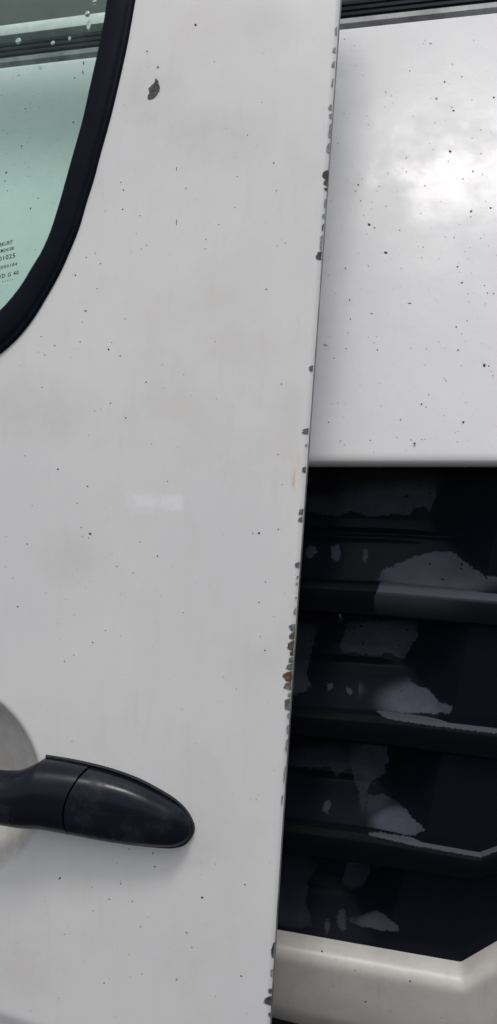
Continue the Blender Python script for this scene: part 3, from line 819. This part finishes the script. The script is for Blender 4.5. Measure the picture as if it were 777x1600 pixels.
# --- specks of dirt
def specks(name, listing, surf, mat, parent):
    Vv, Fs = [], []
    for (x, y, r, *el) in listing:
        m = 7; ax = el[0] if el else 1.0; an = el[1] if len(el) > 1 else random.uniform(0, 3.1)
        t = np.linspace(0, 2 * math.pi, m, endpoint=False); rad = r * 0.43 * RNG.uniform(0.65, 1.15, m)
        a, b = rad * np.cos(t) * ax, rad * np.sin(t)
        q = surf(x + a * math.cos(an) - b * math.sin(an), y + a * math.sin(an) + b * math.cos(an), 0.00012)
        c = surf(np.array([x]), np.array([y]), 0.0004)
        k = len(Vv); Vv += q.tolist() + c.tolist()
        Fs += [(k + i, k + (i + 1) % m, k + m) for i in range(m)]
    return mesh_obj(name, Vv, Fs, mat, parent, smooth=False, kind='stuff')
V90 = math.pi / 2
D1 = [(305.7, 39, 4.5, 1.3), (387, 211, 2.4), (428, 255, 3), (371, 276, 2.4), (432, 298, 2.4), (189, 285, 2.4), (193, 297, 3.2), (192, 327, 2.8), (219, 337, 2.3), (322, 374, 2.3), (321, 389, 2.3), (342, 351, 2.3), (276, 264, 1.8, 4, V90), (276, 347, 1.4, 9, V90), (291, 294, 1.6, 4, V90),
      (118, 430, 3.4), (135, 402, 2.4), (157, 412, 2.4), (152, 451, 2.4), (134, 486, 3, 1.5), (196, 498, 2.4), (175, 535, 2.4), (170, 546, 3.6), (188, 556, 3.2), (125.5, 534, 2.6), (86, 540, 2.5), (64.6, 526, 2.4), (70, 555, 2.4), (66, 605, 2.6), (228.5, 597, 3), (173, 630, 2.4), (197, 653, 3.2), (237, 694, 2.2), (39.5, 712, 2.4), (91, 733, 3.8), (137, 760, 3.2),
      (121, 786, 2.4), (127, 824, 2.6), (141, 834, 4.2, 1.4, .4), (43, 850, 3), (219, 847, 2.4), (246, 869, 3), (183, 885, 2.8), (208, 895, 2.2), (28, 948, 3), (287, 957, 2.4), (165, 985, 2.3), (145, 1004, 2.5), (101, 1033, 2.4), (404.6, 833, 4.2, 1.4, 0), (395, 833, 2.4), (435, 827, 2.8), (415, 909, 2.6), (405, 941, 2.6), (414, 1016, 3), (435, 710, 2.2), (262, 752, 2.2),
      (94, 1372, 3, 2, 2.2), (242, 1354, 3.2), (189, 1381, 2.8), (171, 1405, 3), (207, 1408, 2.4), (316, 1402, 5), (163, 1536, 3.2), (220, 1448, 2.4), (377, 1525, 3.8), (383, 1382, 3), (144, 1386, 2), (146, 1423, 2.4), (202, 1327, 3), (239, 1333, 3), (416, 452, 3), (292, 1457, 1.6, 4, .8), (446, 380, 2)]
D1 += [(random.uniform(2, 455), random.uniform(200, 1590), random.uniform(0.9, 1.8)) for _ in range(70)]
D1 = [d for d in D1 if sd_poly(np.array([d[0]]), np.array([d[1]]), WO + [(-260, 0)])[0] < -3 and d[0] < edge_px(d[1]) - 6]
specks('dirt_specks', D1, on_door, M['speck'], door)
D2 = [(276, 1530, 5), (440, 600, 3, 2), (230, 80, 4), (247, 105, 5, 1.3), (300, 1480, 3), (200, 60, 3)] + [(random.uniform(2, 450), random.uniform(20, 1590), random.uniform(1.0, 2.6)) for _ in range(120)]
D2 = [d for d in D2 if sd_poly(np.array([d[0]]), np.array([d[1]]), WO + [(-260, 0)])[0] < -3 and d[0] < edge_px(d[1]) - 6]
specks('dust_specks', D2, on_door, M['speck_pale'], door)
# specks and drops on the window
def on_glass(x, y, o): return hit(x, y, lambda a, b: y_flat(a, b) + 0.0013) + NRM * o
DG = [(40, 170, 3), (115, 191, 3, 1.5), (10, 270, 4), (34, 228, 3), (8, 283, 3), (60, 310, 2.5), (48, 326, 3, 1.6), (30, 118, 3), (117, 122, 3), (12, 298, 2.5), (3, 149, 2), (55, 391, 2), (34, 232, 2.4), (130, 113, 2, 5, 1.4), (131, 99, 3, 2.5, 1.4)] + [(random.uniform(1, 110), random.uniform(120, 330), random.uniform(0.8, 1.6)) for _ in range(50)]
specks('dirt_specks', DG, on_glass, M['speck'], glass)
def drop(x, y, r, surf, parent, squash=0.45, long=1.0):
    c = surf(np.array([x]), np.array([y]), 0.0)[0]
    rw = r * np.linalg.norm(c - CAM) / FPX
    P, nr, nc = [], 6, 12
    for i in range(nr):
        a = math.pi / 2 * i / (nr - 1)
        for k in range(nc):
            b = 2 * math.pi * k / nc
            P.append(c + rw * math.cos(a) * (math.cos(b) * np.array([1, 0, 0]) + math.sin(b) * long * np.array([0, 0.12, 0.99])) + NRM * rw * squash * math.sin(a))
    return mesh_obj('water_drop', P, grid_faces(nr, nc, close=True), M['water'], parent)
for x, y, r, lg in ((148, 4, 3.2, 1.2), (137, 22, 3.5, 1.3), (29, 64, 4, 1.1), (83, 67, 3, 1), (63, 106, 2.5, 1), (109, 60, 2, 1.5), (139, 40, 3, 2.4)):
    drop(x, y, r, on_glass, glass, 0.5, lg)

# --- specks on the bonnet
BN = np.array([0, -0.90, 0.43])
def on_bonnet(x, y, o): return hit(x, y, y_bonnet, 60) + BN * o
D3 = [(577, 351, 6), (603, 395, 5.5, 1.5, .3), (540, 419, 3.2), (546.5, 469, 3.4), (560, 289, 3.6), (564, 314, 2.6), (585.5, 356, 3), (736.5, 330, 5), (736, 339, 2.6), (767, 325, 3.2, 1.8, 0), (715, 417, 3, 2, -.6), (722, 442, 3, 2, -.6), (757, 446, 2.6), (762, 458, 3), (771.7, 459, 3), (640.5, 474, 2, 4, 0), (548, 498.5, 3), (590, 547, 3.2),
      (713, 511, 3.2), (730, 501.5, 2.5), (716, 547, 2.6, 1.7, -.6), (757, 571, 7), (764, 572, 3), (659, 631.5, 4), (666, 636, 3), (724, 660, 5), (648, 693, 5), (513.6, 660, 2.6), (578.6, 688, 2.6), (532, 689, 2.6), (522, 560, 2.6), (541, 545, 3), (626, 656, 2.6), (640.5, 111, 3), (695, 128, 3.8), (722, 120, 3.6), (771.7, 152.5, 4), (709, 173, 2.8, 2, 0), (704, 237, 6), (728, 729, 4), (752, 240, 3), (739, 268, 3.5)]
D3 += [(random.uniform(490, 776), random.uniform(260, 715), random.uniform(0.9, 1.9)) for _ in range(70)]
specks('dirt_specks', D3, on_bonnet, M['speck'], bonnet)
D4 = [(509, 539, 4, 2.6, .1), (581, 490, 3.5, 2, .2), (682, 154, 5), (673, 68, 3.5, 2, 0), (603, 144, 3.5), (544, 520, 3), (648, 696, 6)] + [(random.uniform(500, 776), random.uniform(60, 715), random.uniform(1.2, 3.2)) for _ in range(110)]
specks('dust_specks', D4, on_bonnet, M['speck_pale'], bonnet)
def on_bumper(x, y, o): return hit(x, y, lambda a, b: y_grille(a, b) - 0.012) + np.array([0, -1, 0]) * o
specks('dirt_specks', [(503, 1486, 4), (571, 1565, 3.5), (555, 1516, 2.5), (641, 1533, 3, 1.6, 1.5), (520, 1540, 2), (690, 1590, 2.2), (610, 1580, 2)], on_bumper, M['speck'], bumper)
# drop hanging under the top slat
drop(531, 966, 4.5, lambda x, y, o: hit(x, y, lambda a, b: y_grille(a, b) - 0.004), van, 0.8, 1.7)
